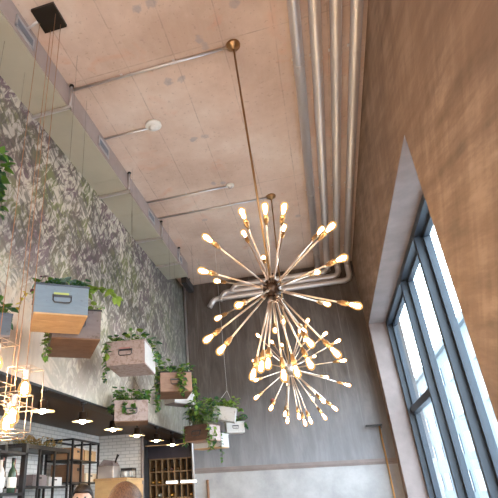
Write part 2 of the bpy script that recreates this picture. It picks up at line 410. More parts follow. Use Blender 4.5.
for y, wd in zip((3.19, 4.77, 6.10, 7.05), words):
    t = thing('duct_hanger', 'steel rod and strut hanger under the tan duct, ' + wd, 'hanger', (-1.955, y, H), group='duct hangers')
    MB().tube([(.02, 0, 0), (.02, 0, -.312)], .012).build('rod', M['galv'], t)
    MB().box((-.43, -.012, -.312), (.035, .012, -.276)).build('strut', M['galv'], t)
    MB().lathe([(0, 0), (.024, 0), (.024, -.015), (.014, -.022), (0, -.022)], 12, Matrix.Translation((.02, 0, 0))).build('ceiling_anchor', M['black'], t)
t = thing('wall_speaker', 'dark slim speaker bar beyond the end of the duct near the corner', 'speaker', (-2.12, 8.22, H))
boxobj('body', (-.05, -.27, -.27), (.05, .27, -.12), M['dark'], t, .008); MB().tube([(0, -.15, 0), (0, -.15, -.13)], .01).tube([(0, .15, 0), (0, .15, -.13)], .01).build('bracket', M['black'], t)
tag(MB().tube([(-2.325, YB - .03, 0), (-2.325, YB - .03, H)], .022, 10).build('corner_conduit', M['galv']), 'grey vertical conduit in the corner where mural meets back wall', 'pipe')

# ------------------------------------------------------------------ conduits, detectors on the ceiling
def conduit(x0, x1, y, label):
    t = thing('ceiling_conduit', label, 'conduit', (x0, y, H), group='conduits across the ceiling')
    MB().tube([(0, 0, -.016), (x1 - x0, 0, -.016)], .013, 8).build('tube', M['galv'], t)
    n = int((x1 - x0) / .6)
    for k in range(1, n + 1):
        MB().box((k * (x1 - x0) / (n + 1) - .012, -.026, -.006), (k * (x1 - x0) / (n + 1) + .012, .026, 0)).build('clip', M['galv'], t)
conduit(-1.95, -.30, 3.24, 'thin steel conduit running to the nearer brass chandelier rose')
conduit(-1.95, -1.39, 4.04, 'short steel conduit running to the large round smoke detector')
conduit(-1.95, -.78, 5.51, 'thin steel conduit running to the small white ceiling sensor')
conduit(-1.95, -.27, 5.99, 'thin steel conduit running to the farther chandelier rose')
tag(MB().tube([(-1.95, 2.42, 5.33), (-1.88, 2.42, 5.38), (-1.80, 2.42, 5.385)], .012).build('plate_conduit', M['galv']), 'stub of grey conduit between the black square plate and duct', 'conduit')
t = thing('smoke_detector', 'round white disc detector on the ceiling near the duct', 'smoke detector', (-1.337, 4.02, H))
MB().lathe([(0, 0), (.092, 0), (.095, -.014), (.082, -.026), (.045, -.034), (0, -.035)], 24).build('body', M['white'], t)
MB().lathe([(.045, -.0341), (.05, -.040), (.03, -.047), (0, -.048)], 20).build('sensor_cap', M['white'], t)
t = thing('ceiling_sensor', 'small white sensor on the ceiling left of the chandeliers', 'sensor', (-.738, 5.51, H))
MB().lathe([(0, 0), (.055, 0), (.055, -.02), (.04, -.03), (0, -.03)], 20).build('body', M['white'], t)
MB().lathe([(.03, -.03), (.022, -.05), (0, -.055)], 16).build('lens', M['galv'], t)

# ------------------------------------------------------------------ steel pipes
def arc(c, a, bdir, r, n=6):
    return [Vector(c) + Vector(a) * r * math.cos(k * PI / 2 / n) + Vector(bdir) * r * math.sin(k * PI / 2 / n) for k in range(n + 1)]
plabs = ['leftmost of the steel pipes along the ceiling by the right wall', 'second from left of the steel pipes along the ceiling',
         'third from left of the steel pipes along the ceiling', 'steel ceiling pipe running closest to the right wall']
for i, (x, lb) in enumerate(zip((.315, .487, .665, .840), plabs)):
    t = thing('steel_pipe', lb, 'pipe', (x, 0, H), group='steel pipes on the ceiling')
    z = -.070; r = .053
    zend = (-.15, -.19, -.302, -.414)[i]; yw = YB - .10 - 0 * i
    pts = [(0, YF + .05, z), (0, yw - .12, z)] + [Vector((0, yw - .12, z - .10)) + Vector((0, math.sin(a), math.cos(a))) * .10 for a in (.4, .8, 1.2, PI / 2)]
    if i == 0:
        MB().tube([(0, YF + .05, z), (0, YB - .02, z)], r, 14).build('tube', M['pipe'], t)
    else:
        run = Vector((-1.43 + (.24, .22, .0, -.22)[i] - x, yw - .02, zend))
        pts += [Vector((0, yw - .02, min(-.10, zend + .09))), Vector((-.03, yw - .02, zend + .025)), Vector((-.09, yw - .02, zend)), run]
        # elbow dropping toward the room and down
        pts += [run + Vector((-.05, 0, -.012)), run + Vector((-.085, -.005, -.045)), run + Vector((-.15, -.01, -.145))]
        MB().tube(pts, r, 14).build('tube', M['pipe'], t)
        e = run + Vector((-.15, -.01, -.145))
        MB().lathe([(0, -.015), (.054, -.015), (.054, .02), (.044, .02)], 14, Matrix.Translation(e) @ Vector((0, 0, 1)).rotation_difference(Vector((.065, .005, .1))).to_matrix().to_4x4()).build('end_collar', M['galv'], t)
    for y in (1.2, 3.6, 6.0, 8.0):
        MB().box((-.06, y - .015, -.010), (.06, y + .015, -.001)).tube([(.053 * math.cos(a), y, z + .053 * math.sin(a)) for a in [k * PI / 6 for k in range(12)]], .006, 6, closed=True).build('clamp', M['pipe'], t)

# ------------------------------------------------------------------ sputnik chandeliers
DIR_A = [(-0.507,-0.801,0.319),(-0.567,-0.823,-0.041),(-0.699,0.565,0.438),(-0.123,-0.863,0.49),(-0.266,0.321,0.909),(0.098,-0.86,0.5),(0.274,-0.836,0.476),(0.221,0.351,0.91),(-0.098,0.695,0.712),(0.669,-0.696,0.259),(0.631,0.246,0.736),(0.705,-0.704,-0.083),(0.516,0.744,0.425),(0.76,-0.458,-0.461),(0.565,0.824,0.033),(-0.251,-0.858,-0.447),(-0.745,0.667,-0.013),(-0.643,-0.469,-0.606),(-0.528,-0.446,-0.723),(-0.28,-0.203,-0.938),(-0.175,-0.377,-0.909),(-0.102,-0.425,-0.9),(0.013,-0.207,-0.978),(0.139,-0.241,-0.96),(0.269,-0.306,-0.913),(0.518,-0.239,-0.822),(0.247,0.942,-0.228),(0.302,-0.546,-0.781),(0.013,0.999,-0.051),(-0.098,0.982,-0.159)]
DIR_B = [(-0.525,0.351,0.775),(-0.298,0.651,0.698),(-0.12,0.756,0.643),(0.448,-0.634,0.63),(0.692,-0.617,0.374),(0.889,-0.342,0.304),(0.913,-0.406,-0.05),(0.927,0.019,-0.375),(0.615,0.787,-0.057),(0.452,0.816,0.361),(-0.566,-0.612,-0.553),(-0.353,-0.58,-0.734),(-0.239,0.698,-0.675),(-0.133,-0.366,-0.921),(0.065,-0.462,-0.885),(0.134,-0.229,-0.964),(0.227,-0.248,-0.942),(0.457,-0.121,-0.881),(0.647,-0.094,-0.756),(0.477,-0.546,-0.689),(0.294,0.857,-0.424),(-0.518,-0.799,-0.306),(-0.692,0.628,0.356),(-0.125,0.989,-0.08),(0.305,-0.852,0.425),(-0.252,-0.964,0.09),(0.336,0.667,0.665)]
def bulb_mb(scale=1.0):
    b = MB()
    b.lathe([(.012, 0), (.014, .012), (.019, .035), (.0265, .062), (.029, .082), (.026, .100), (.015, .113), (0, .118)], 14)
    b.mi = 1
    b.lathe([(0, .018), (.009, .028), (.013, .058), (.0155, .080), (.011, .098), (0, .104)], 8)
    return b
def chandelier(hub, top, dirs, r, label, hm='hub', hs=1):
    t = thing('sputnik_chandelier', label, 'chandelier', hub, group='sputnik chandeliers')
    MB().lathe([(0, -.068), (.035, -.066), (.058, -.040), (.066, 0), (.058, .040), (.035, .066), (.012, .072), (0, .074)], 24, Matrix.Scale(hs, 4)).build('hub', M[hm], t)
    tp = Vector(top) - Vector(hub)
    MB().tube([(0, 0, .05), tp - Vector((0, 0, .03))], .009, 8).build('stem', M['brass'], t)
    MB().lathe([(0, -.06), (.018, -.06), (.024, -.045), (.064, -.024), (.068, 0), (0, 0)], 20, Matrix.Translation(tp)).build('ceiling_rose', M['brass'], t)
    L = r - .065                                        # rod length to the lamp holder
    rod = MB().tube([(0, 0, .045), (0, 0, L - .055)], .0064, 8).lathe([(.0064, .10), (.0105, .105), (.0105, .118), (.0064, .123)], 10).build('rod', M['rod'], t)
    so = MB().lathe([(0, L - .062), (.010, L - .06), (.012, L - .045), (.0175, L - .035), (.0175, L), (.014, L + .006), (0, L + .006)], 14).build('lamp_holder', M['brass'], rod)
    bb = bulb_mb().build('bulb', [M['bulbglass'], M['core']], rod); bb.location = (0, 0, L + .004); bb.scale = (.88, .88, .88)
    for i, d in enumerate(dirs):
        q = Vector((0, 0, 1)).rotation_difference(Vector(d))
        if i == 0: o, ch = rod, None
        else:
            o = rod.copy(); COL.objects.link(o); o.parent = t
            for c in (so, bb):
                k = c.copy(); COL.objects.link(k); k.parent = o
        o.rotation_mode = 'QUATERNION'; o.rotation_quaternion = q
chandelier((-.216, 3.241, 2.886), (-.262, 3.241, H), DIR_A, .66, 'nearer and larger looking sputnik chandelier with amber bulbs on bronze rods')
chandelier((-.323, 5.988, 2.918), (-.231, 5.988, H), DIR_B, .68, 'farther sputnik chandelier seen below the nearer one, in front of back wall', 'galv', .7)

# ------------------------------------------------------------------ cage pendants from the black plate
t = thing('pendant_plate', 'black square ceiling plate holding the copper cage pendant cords', 'ceiling plate', (-1.745, 2.42, H))
MB().box((-.11, -.12, -.03), (.11, .12, 0), .004).build('plate', M['plate'], t)
def cage(x, y, ztop, label, sz=.085, h=.25):
    t = thing('cage_pendant', label, 'pendant lamp', (x, y, ztop), group='copper cage pendants')
    MB().tube([(0, 0, -.01), (0, 0, H - .03 - ztop)], .0024, 6).build('cord', M['cord'], t)
    c = MB(); r = .0028; s = sz
    for z in (0, -h): c.tube([(-s, -s, z), (s, -s, z), (s, s, z), (-s, s, z)], r, 6, closed=True)
    for a, bb in ((-s, -s), (s, -s), (s, s), (-s, s)): c.tube([(a, bb, 0), (a, bb, -h)], r, 6)
    c.tube([(-s, 0, 0), (s, 0, 0)], r, 6).tube([(0, -s, 0), (0, s, 0)], r, 6)
    c.build('cage', M['copper'], t)
    MB().lathe([(0, 0), (.013, 0), (.015, -.012), (.015, -.055), (.011, -.06), (0, -.06)], 14).build('lamp_holder', M['galv'], t)
    g = MB().lathe([(.011, -.058), (.016, -.070), (.032, -.094), (.040, -.122), (.035, -.148), (.018, -.166), (0, -.170)], 18)
    g.mi = 1; g.lathe([(0, -.075), (.014, -.088), (.022, -.120), (.016, -.145), (0, -.154)], 8)
    g.build('bulb', [M['bulbglass'], M['cagecore']], t)
cage(-1.843, 2.43, 2.47, 'highest and leftmost copper wire cage pendant, partly outside the frame edge')
cage(-1.675, 2.50, 2.31, 'rightmost copper wire cage pendant with round bulb, beside the bar lamps', .075, .235)
cage(-1.665, 2.392, 2.14, 'lowest front copper wire cage pendant with bright bulb', .075, .20)
cage(-1.790, 2.525, 2.125, 'lowest rear copper wire cage pendant overlapping the front one', .075, .20)

# ------------------------------------------------------------------ bar pendants under the mural edge
bw = ['nearest of the bar row, beside the copper cages', 'second of the bar row from the copper cages', 'third of the bar row, under the whitewashed crate',
      'fourth of the bar row, left of the bottle rack', 'fifth of the bar row, above the bottle rack', 'farthest of the bar row, next to the back wall']
proto = None
for k, wd in enumerate(bw):
    lab = 'dark shallow lit pendant, ' + wd
    y = 3.84 + .77 * k
    if proto is None:
        proto = t = thing('bar_pendant', lab, 'pendant lamp', (XL - .01, y, 2.30), group='bar pendants under the mural')
        MB().lathe([(0, .1885), (.032, .1885), (.034, .17), (.02, .155), (0, .155)], 14).build('mount', M['black'], t)
        MB().tube([(0, 0, .05), (0, 0, .16)], .007, 8).build('stem', M['black'], t)
        sh = MB().lathe([(.108, -.004), (.107, .0), (.05, .020), (.044, .026), (.042, .085), (.012, .095), (0, .095)], 28).build('shade', M['hub'], t)
        MB().lathe([(.1065, -.0035), (.05, .0165), (.03, .022), (0, .024)], 28).build('inner_reflector', M['enamel'], sh)
        MB().lathe([(.012, .022), (.022, .016), (.032, .0), (.030, -.012), (.016, -.022), (0, -.024)], 14).build('bulb', M['barcore'], t)
    else:
        t = copy_tree(proto); t.location = (XL - .01, y, 2.30); t['label'] = lab

# ------------------------------------------------------------------ hanging crates
def crate(label, loc, yaw, w, h, d, face, base, handle=True, tilt=0, rim=None, side=None, tagc=None, apex=None, wire=True):
    t = thing('hanging_crate', label, 'planter crate', loc, group='crates hanging in front of the mural', rot=(0, tilt, yaw))
    th = .012; side = side or face; rim = rim or face
    boxobj('front_panel', (-w / 2, -d / 2, .004), (w / 2, -d / 2 + th, h), face, t, .002)
    boxobj('back_panel', (-w / 2, d / 2 - th, .004), (w / 2, d / 2, h), face, t, .002)
    boxobj('side_panel', (-w / 2, -d / 2 + th, .004), (-w / 2 + th, d / 2 - th, h), side, t, .002)
    boxobj('side_panel', (w / 2 - th, -d / 2 + th, .004), (w / 2, d / 2 - th, h), side, t, .002)
    b = MB(); n = 3
    for k in range(n):
        y0 = -d / 2 + .001 + k * (d - .002) / n; b.box((-w / 2 + .001, y0 + .001, -.008), (w / 2 - .001, y0 + (d - .002) / n - .001, .004), .0015)
    b.build('base_panel', base, t)
    r = MB(); e = .006
    for lo, hi in [((-w / 2 - e, -d / 2 - e), (w / 2 + e, -d / 2 + th)), ((-w / 2 - e, d / 2 - th), (w / 2 + e, d / 2 + e)), ((-w / 2 - e, -d / 2 + th), (-w / 2 + th, d / 2 - th)), ((w / 2 - th, -d / 2 + th), (w / 2 + e, d / 2 - th))]:
        r.box((lo[0], lo[1], h - .004), (hi[0], hi[1], h + .008), .002)
    r.build('rim', rim, t)
    if handle:
        k = w / .36; y = -d / 2
        hb = MB(); a, c, q = .060 * k, h * .50, .028 * k
        hb.tube([(-a, y - .002, c + q), (-a, y - .014, c + q * .6), (-a, y - .02, c - q * .5), (-a * .8, y - .022, c - q), (a * .8, y - .022, c - q), (a, y - .02, c - q * .5), (a, y - .014, c + q * .6), (a, y - .002, c + q)], .0045 * k, 8)
        hh = hb.build('handle', M['iron'], t)
        MB().box((-a * 1.1, y - .006, c + q * .6), (a * 1.1, y - .001, c + q * 1.2), .001).build('handle_plate', M['iron'], hh)
        if tagc: boxobj('label_plate', (-a * .95, y - .004, c + q * 1.25), (a * .75, y - .0005, c + q * 1.75), tagc, t)
    if wire:
        zc = (5.13 if loc[0] < -1.94 else H) - loc[2]
        ap = Vector((0, 0, h + (apex or .35)))
        for s in (-1, 1): MB().tube([(s * (w / 2 - .02), 0, h), ap], .003 if tilt else .0014, 5).build('hanging_wire', M['galv' if tilt else 'wire'], t)
        m = MB().tube([ap, Vector((-math.sin(tilt) * 0, 0, zc))], .0024 if tilt else .0015, 5)
        wv = m.build('drop_wire', M['galv' if tilt else 'wire'], t)
        if tilt:                                          # the drop stays plumb while the box tilts
            wv.matrix_local = Matrix.Translation(ap) @ Matrix.Rotation(-tilt, 4, 'Y') @ Matrix.Translation(-ap)
    return t
crate('blue-grey painted crate with yellow label and lit tan base, in front', (-1.706, 2.872, 2.715), .617, .36, .205, .41, M['blue'], M['crate_wood'], tagc=M['label'], rim=M['slate'])
crate('dark brown based grey crate behind and under the blue-grey one', (-1.885, 3.43, 2.70), .594, .37, .234, .56, M['greyw'], M['crate_dark'], rim=M['dark'])
crate('pinkish whitewashed crate with red marks near its handle', (-1.873, 4.715, 2.794), .134, .40, .233, .54, M['pinkw'], M['pinkw'], side=M['whitew'], tagc=M['fadedred'])
crate('pale pink crate low above the third bar lamp', (-2.09, 5.25, 2.332), .365, .37, .215, .33, M['pinkw'], M['crate_dark'])
crate('brown wood crate with ivy hanging over its front, right of the whitewashed crate', (-1.82, 6.065, 2.747), .406, .40, .24, .50, M['crate_brown'], M['crate_dark'], rim=M['dark'])
crate('white crate turned sideways just behind the brown ivy crate', (-1.99, 6.90, 2.76), 1.05, .42, .20, .22, M['whitew'], M['greyw'], handle=False)
crate('dark brown crate full of foliage near the back wall', (-1.71, 7.024, 2.256), -.362, .42, .20, .30, M['crate_umber'], M['crate_brown'], handle=True, side=M['pinkw'])
crate('low white crate under the dark brown foliage crate', (-1.724, 7.60, 2.20), -.296, .48, .185, .24, M['whitew'], M['crate_wood'], handle=False)
crate('small tilted white crate hanging from a wire triangle', (-1.45, 7.30, 2.55), .12, .345, .175, .24, M['whitew'], M['whitew'], handle=False, tilt=.21, apex=.26)
crate('small grey-white crate with handle, farthest right of the hanging crates', (-1.398, 7.89, 2.428), .336, .28, .147, .22, M['whitew'], M['whitew'])
crate('dark slate crate at the left edge above the copper cages', (-2.125, 2.68, 2.59), .685, .266, .147, .30, M['slate'], M['greyw'], handle=False)
crate('grey crate mostly beyond the left edge, high on the mural', (-2.10, 2.33, 3.49), .5, .27, .15, .26, M['greyw'], M['crate_wood'])

# ------------------------------------------------------------------ plants in the crates
def plant(label, loc, yaw, w, d, n, mats, size=.05, rise=.12, spread=.10, trails=(), seed=1, cat='plant', succ=0):
    rr = random.Random(seed)
    t = thing('potted_plant', label, cat, loc, yaw, group='plants in the hanging crates')
    boxobj('soil', (-w / 2, -d / 2, -.04), (w / 2, d / 2, -.012), M['soil'], t)
    st = MB(); lf = MB(); size *= 1.18; n = int(n * 1.7)
    def put(p, dr, s):
        lf.mi = rr.randrange(len(mats)); lf.leaf(Vector(p), Vector(dr), Vector((0, 0, 1)) + Vector((rr.uniform(-.4, .4),) * 3), s, s * rr.uniform(.7, .95))
    for i in range(n):
        x = rr.uniform(-w / 2, w / 2); y = rr.uniform(-d / 2, d / 2)
        a = math.atan2(y / max(d, .01), x / max(w, .01)) + rr.uniform(-.8, .8)
        out = Vector((math.cos(a), math.sin(a), 0)); edge = max(abs(x) / (w / 2), abs(y) / (d / 2))
        p0 = Vector((x, y, -.015)); k = rr.uniform(.3, 1)
        p2 = p0 + out * spread * edge * k + Vector((0, 0, .03 + rise * 1.25 * k)); p1 = (p0 + p2) / 2 + Vector((0, 0, .02))
        st.tube([p0, p1, p2], .0016, 4, False)
        dr = out * rr.uniform(.5, 1) + Vector((rr.uniform(-.4, .4), rr.uniform(-.4, .4), rr.uniform(-.5, .45)))
        put(p2, dr, size * rr.uniform(.7, 1.2))
        if rr.random() < .6: put(p1, -dr + Vector((0, 0, .6)), size * rr.uniform(.5, .9))
    for k in range(succ):                                  # rosettes
        x = rr.uniform(-w / 2, w / 2); y = rr.uniform(-d / 2, d / 2); c = Vector((x, y if rr.random() < .4 else -d / 2 + .01, rr.uniform(.015, .05)))
        st.tube([(x, y, -.015), c], .004, 5)
        for q in range(14):
            a = q * 2.4; el = .2 + q * .07
            put(c, (math.cos(a) * math.cos(el), math.sin(a) * math.cos(el), math.sin(el)), size * .7 * (1.1 - q * .03))
    for (x, y, ox, oy, drop, m) in trails:
        p = Vector((x, y, .0)); pts = [Vector((x, y, -.015)), Vector((x + ox * .5, y + oy * .5, .03)), Vector((x + ox, y + oy, .0))]
        k = max(3, int(drop / .035))
        for q in range(1, k + 1): pts.append(Vector((x + ox + rr.uniform(-.012, .012), y + oy + rr.uniform(-.012, .012), -drop * q / k)))
        st.tube(pts, .0018, 4)
        for q in pts[1:]:
            for _ in range(3): put(q, (rr.uniform(-1, 1), rr.uniform(-1, 1) + (.6 if oy > 0 else -.6), rr.uniform(-.9, .2)), size * rr.uniform(.6, 1.0))
    st.build('stem', M['stem'], t); lf.build('foliage', [M[m] for m in mats], t)
    return t
plant('succulents and trailing greens in the blue-grey crate', (-1.706, 2.872, 2.915), .617, .31, .36, 26, ['leaf_dark', 'leaf_blue', 'leaf'], .048, .05, .05, [], 3, succ=20)
def sprig(label, loc, m, path, size, seed, step=2):
    rr = random.Random(seed); t = thing('plant_sprig', label, 'plant', loc)
    MB().tube(path, .002, 4).build('stem', M['stem'], t); lf = MB()
    for i, p in enumerate(path[1:]):
        for _ in range(step): lf.leaf(Vector(p), Vector((rr.uniform(-1, 1), rr.uniform(-1, 1), rr.uniform(-.6, .5))), Vector((0, 0, 1)), size * rr.uniform(.7, 1.15), size * .8)
    lf.build('foliage', M[m], t)
sprig('lime heart-leaved vine reaching right out of the blue-grey crate', (-1.56, 2.93, 2.90), 'leaf_lime', [(0, 0, 0), (.02, .04, .05), (.07, .06, .08), (.12, .10, .10), (.17, .13, .07), (.21, .15, .03)], .072, 5, 4)
sprig('purple spiky shoot leaning left out of the blue-grey crate', (-1.84, 2.76, 2.915), 'leaf_purple', [(0, 0, 0), (-.01, .0, .04), (.01, .0, .08), (.05, .01, .13)], .045, 6, 2)
sprig('yellow and green leaves hanging off the left end of the blue-grey crate', (-1.86, 2.74, 2.91), 'leaf_yellow', [(0, 0, 0), (-.03, -.02, .01), (-.05, -.03, -.03), (-.055, -.03, -.07), (-.07, -.03, -.10)], .035, 8, 2)
plant('bushy vine spilling down the left end of the dark based grey crate', (-1.885, 3.43, 2.90), .594, .31, .50, 30, ['leaf', 'leaf_lime'], .045, .05, .06, [(-.14, -.15, -.07, 0, .32, 0), (-.14, -.05, -.08, 0, .30, 0), (-.14, .10, -.07, 0, .26, 0)], 11)
plant('ivy trailing over both ends of the pinkish whitewashed crate', (-1.873, 4.715, 2.995), .134, .35, .48, 60, ['leaf', 'leaf_lime', 'leaf_dark'], .055, .10, .08, [(-.16, -.22, -.06, 0, .34, 0), (-.16, -.1, -.08, 0, .22, 0), (.16, .1, .08, 0, .08, 0), (.16, .2, .09, .02, .10, 0), (-.16, -.24, -.03, -.04, .10, 0)], 12)
plant('leafy green bush in the pale pink crate above the bar lamps', (-2.09, 5.25, 2.51), .365, .31, .27, 60, ['leaf', 'leaf_dark', 'leaf'], .055, .13, .07, [(-.12, -.1, -.08, -.02, .05, 0), (.02, -.12, .0, -.05, .10, 0), (-.05, -.12, -.03, -.06, .07, 0), (-.15, 0, -.10, 0, .06, 0)], 13)
plant('ivy in the brown wood crate with strands over its front', (-1.82, 6.065, 2.95), .406, .35, .45, 60, ['leaf', 'leaf_dark', 'leaf_lime'], .06, .13, .08, [(.06, -.22, 0, -.045, .24, 0), (.02, -.22, .02, -.05, .16, 0), (-.17, -.2, -.06, 0, .42, 0), (-.17, -.05, -.07, 0, .36, 0), (.17, -.05, .10, .02, .34, 0), (.17, .05, .12, .02, .40, 0), (.10, -.22, 0, -.045, .20, 0)], 14)
plant('dense foliage mound in the dark brown crate near the back wall', (-1.71, 7.024, 2.42), -.362, .37, .25, 110, ['leaf', 'leaf_dark', 'leaf_lime'], .065, .30, .10, [(.17, -.1, .05, -.05, .30, 0), (.15, .02, .06, -.03, .22, 0), (-.17, -.1, -.05, -.03, .20, 0)], 15)
plant('light green fern fronds rising from the tilted white crate', (-1.44, 7.32, 2.69), .12, .28, .19, 36, ['leaf_lime', 'leaf'], .065, .13, .14, [(.13, 0, .12, 0, .0, 0)], 16)
plant('green leaves over the small grey-white crate at far right', (-1.398, 7.89, 2.545), .336, .23, .17, 34, ['leaf', 'leaf_dark'], .055, .10, .12, [(.1, -.08, .06, -.05, .05, 0)], 17)
plant('leafy trailing plant in the low white crate, hanging in front of it', (-1.724, 7.60, 2.35), -.296, .42, .19, 16, ['leaf', 'leaf_dark'], .05, .04, .05, [(.22, -.09, .03, -.06, .34, 0)], 18)
plant('dark green plant in the slate crate at the left edge', (-2.125, 2.68, 2.705), .685, .22, .25, 46, ['leaf_dark', 'leaf_dark', 'leaf'], .055, .10, .04, [], 19)
plant('dark green bush at the left edge high against the mural', (-2.10, 2.33, 3.61), .5, .21, .20, 60, ['leaf_dark', 'leaf'], .06, .24, .09, [(.10, -.05, .04, 0, .16, 0), (.10, .05, .05, 0, .18, 0)], 20)

# ------------------------------------------------------------------ bar: shelving, goods, rack
def shelf_unit(label, loc, L, D, tops, Htot):
    t = thing('metal_shelf_unit', label, 'shelf', loc, group='black metal shelf units')
    r = .012
    for x in (0, D):
        for y in (0, L): boxobj('post', (x - r, y - r, 0), (x + r, y + r, Htot), M['black'], t)
    for k in range(1, 3): boxobj('post', (D - r, L * k / 3 - r, 0), (D + r, L * k / 3 + r, Htot), M['black'], t)
    for z in tops: boxobj('shelf_board', (-r, -r, z - .018), (D + r, L + r, z), M['black'], t)
    b = MB()
    for y in (0, L): b.box((0, y - r, Htot - .024), (D, y + r, Htot))
    for x in (0, D): b.box((x - r, 0, Htot - .024), (x + r, L, Htot))
    b.build('top_frame', M['black'], t)
    return t
shelf_unit('black metal shelf unit nearer the copper cages', (-3.60, 4.9, 0), 1.02, .38, (.4, .9, 1.3, 1.74, 2.14), 2.165)
shelf_unit('black metal shelf unit farther along, beside the brick tile corner', (-3.60, 6.02, 0), .78, .38, (.4, .9, 1.3, 1.79, 2.055), 2.31)
def gbox(name, label, lo, hi, m, cat='box', group=None, open_top=True):
    w = [hi[i] - lo[i] for i in range(3)]
    t = thing(name, label, cat, ((lo[0] + hi[0]) / 2, (lo[1] + hi[1]) / 2, lo[2]), group=group); x, y, z = w[0] / 2, w[1] / 2, w[2]
    b = MB().box((-x, -y, 0), (x, y, .012)).box((-x, -y, .012), (-x + .012, y, z)).box((x - .012, -y, .012), (x, y, z)).box((-x + .012, -y, .012), (x - .012, -y + .012, z)).box((-x + .012, y - .012, .012), (x - .012, y, z)); b.build('body', m, t)
    MB().box((x, -.03, z * .62), (x + .004, .03, z * .8)).build('grip', M['black'], t)
gbox('wooden_box', 'light wooden box on the upper board of the farther shelf unit', (-3.55, 6.42, 2.056), (-3.24, 6.76, 2.19), M['crate_wood'])
gbox('wooden_box', 'orange brown wooden box on the upper board, nearer end of farther shelf unit', (-3.55, 6.05, 2.056), (-3.24, 6.39, 2.20), wood('amber_wood', (.32, .16, .07), (.5, .28, .14)))
gbox('dark_basket', 'dark woven basket on the lower board of the farther shelf unit', (-3.54, 6.06, 1.791), (-3.24, 6.42, 2.0), M['crate_dark'], 'basket')
gbox('wooden_box', 'pale wooden drawer box at the far end of the lower board', (-3.52, 6.45, 1.791), (-3.23, 6.78, 1.90), wood('pale_wood', (.52, .38, .25), (.7, .55, .4)))
gbox('storage_box', 'grey box stored on the middle board of the nearer shelf unit', (-3.54, 5.2, 1.741), (-3.26, 5.5, 1.86), M['greyw'])
gbox('storage_box', 'white box stored on the middle board beside the grey one', (-3.54, 5.55, 1.741), (-3.26, 5.86, 1.84), M['whitew'])
gbox('storage_box', 'brown box on the low board of the nearer shelf unit', (-3.54, 5.3, 1.301), (-3.26, 5.65, 1.60), M['crate_wood'])
t = thing('dried_flowers', 'bunch of dried yellow flowers lying on top of the nearer shelf unit', 'flowers', (-3.40, 5.45, 2.14))
rr = random.Random(4); lf = MB(); st = MB()
for i in range(170):
    p = Vector((rr.uniform(-.13, .13), rr.uniform(-.45, .42), rr.uniform(.02, .13))); st.tube([(p.x, p.y - .03, .0), p], .0015, 4)
    lf.leaf(p, Vector((rr.uniform(-1, 1), rr.uniform(-1, 1), rr.uniform(-.1, 1))), Vector((0, 0, 1)), .045, .035)
st.build('stem', M['stem'], t); lf.build('blossom', leaf_mat('dried_flower', (.30, .17, .06), (.55, .36, .12)), t)

t = thing('wooden_counter', 'light wood counter cabinet in the tiled corner beside the shelves', 'cabinet', (-3.0, 6.98, 0))
boxobj('carcass', (-.20, -.30, 0), (.27, .30, 1.80), wood('counter_wood', (.45, .27, .12), (.64, .42, .21)), t, .004); boxobj('worktop', (-.215, -.32, 1.80), (.285, .32, 1.83), M['crate_wood'], t, .004)
for y in (-.15, .15): d = boxobj('door', (.27, y - .14, .1), (.288, y + .14, 1.75), M['crate_wood'], t, .003); boxobj('handle', (.288, y - .01, 1.3), (.30, y + .01, 1.45), M['black'], d)
t = thing('coffee_grinder', 'grey steel grinder box with hooded top standing on the wood counter', 'appliance', (-3.07, 6.85, 1.83))
MB().box((-.12, -.12, 0), (.12, .12, .16), .01).build('body', M['galv'], t)
b = MB(); v = b._v([(-.12, -.12, .16), (.12, -.12, .16), (.12, .12, .16), (-.12, .12, .16), (-.05, -.08, .25), (.08, -.08, .23), (.08, .08, .23), (-.05, .08, .25)])
for f in ((0, 1, 5, 4), (1, 2, 6, 5), (2, 3, 7, 6), (3, 0, 4, 7), (4, 5, 6, 7), (3, 2, 1, 0)): b._f([v[i] for i in f])
b.build('hood', M['greyw'], t); MB().tube([(.09, 0, .2), (.12, 0, .27), (.14, 0, .31)], [.012, .014, .022]).build('lever', M['black'], t)
t = thing('coffee_canister', 'dark canister rack with pale jars on the right end of wood counter', 'rack', (-2.84, 7.02, 1.83))
boxobj('tray', (-.09, -.08, 0), (.09, .08, .015), M['black'], t); boxobj('top_tray', (-.09, -.08, .10), (.09, .08, .13), M['black'], t)
for x in (-.085, .085):
    for y in (-.075, .075): boxobj('leg', (x - .005, y - .005, .015), (x + .005, y + .005, .10), M['black'], t)
for x in (-.045, .045): MB().lathe([(0, .016), (.03, .016), (.03, .085), (.02, .095), (0, .095)], 12, Matrix.Translation((x, 0, 0))).build('jar', M['white'], t)

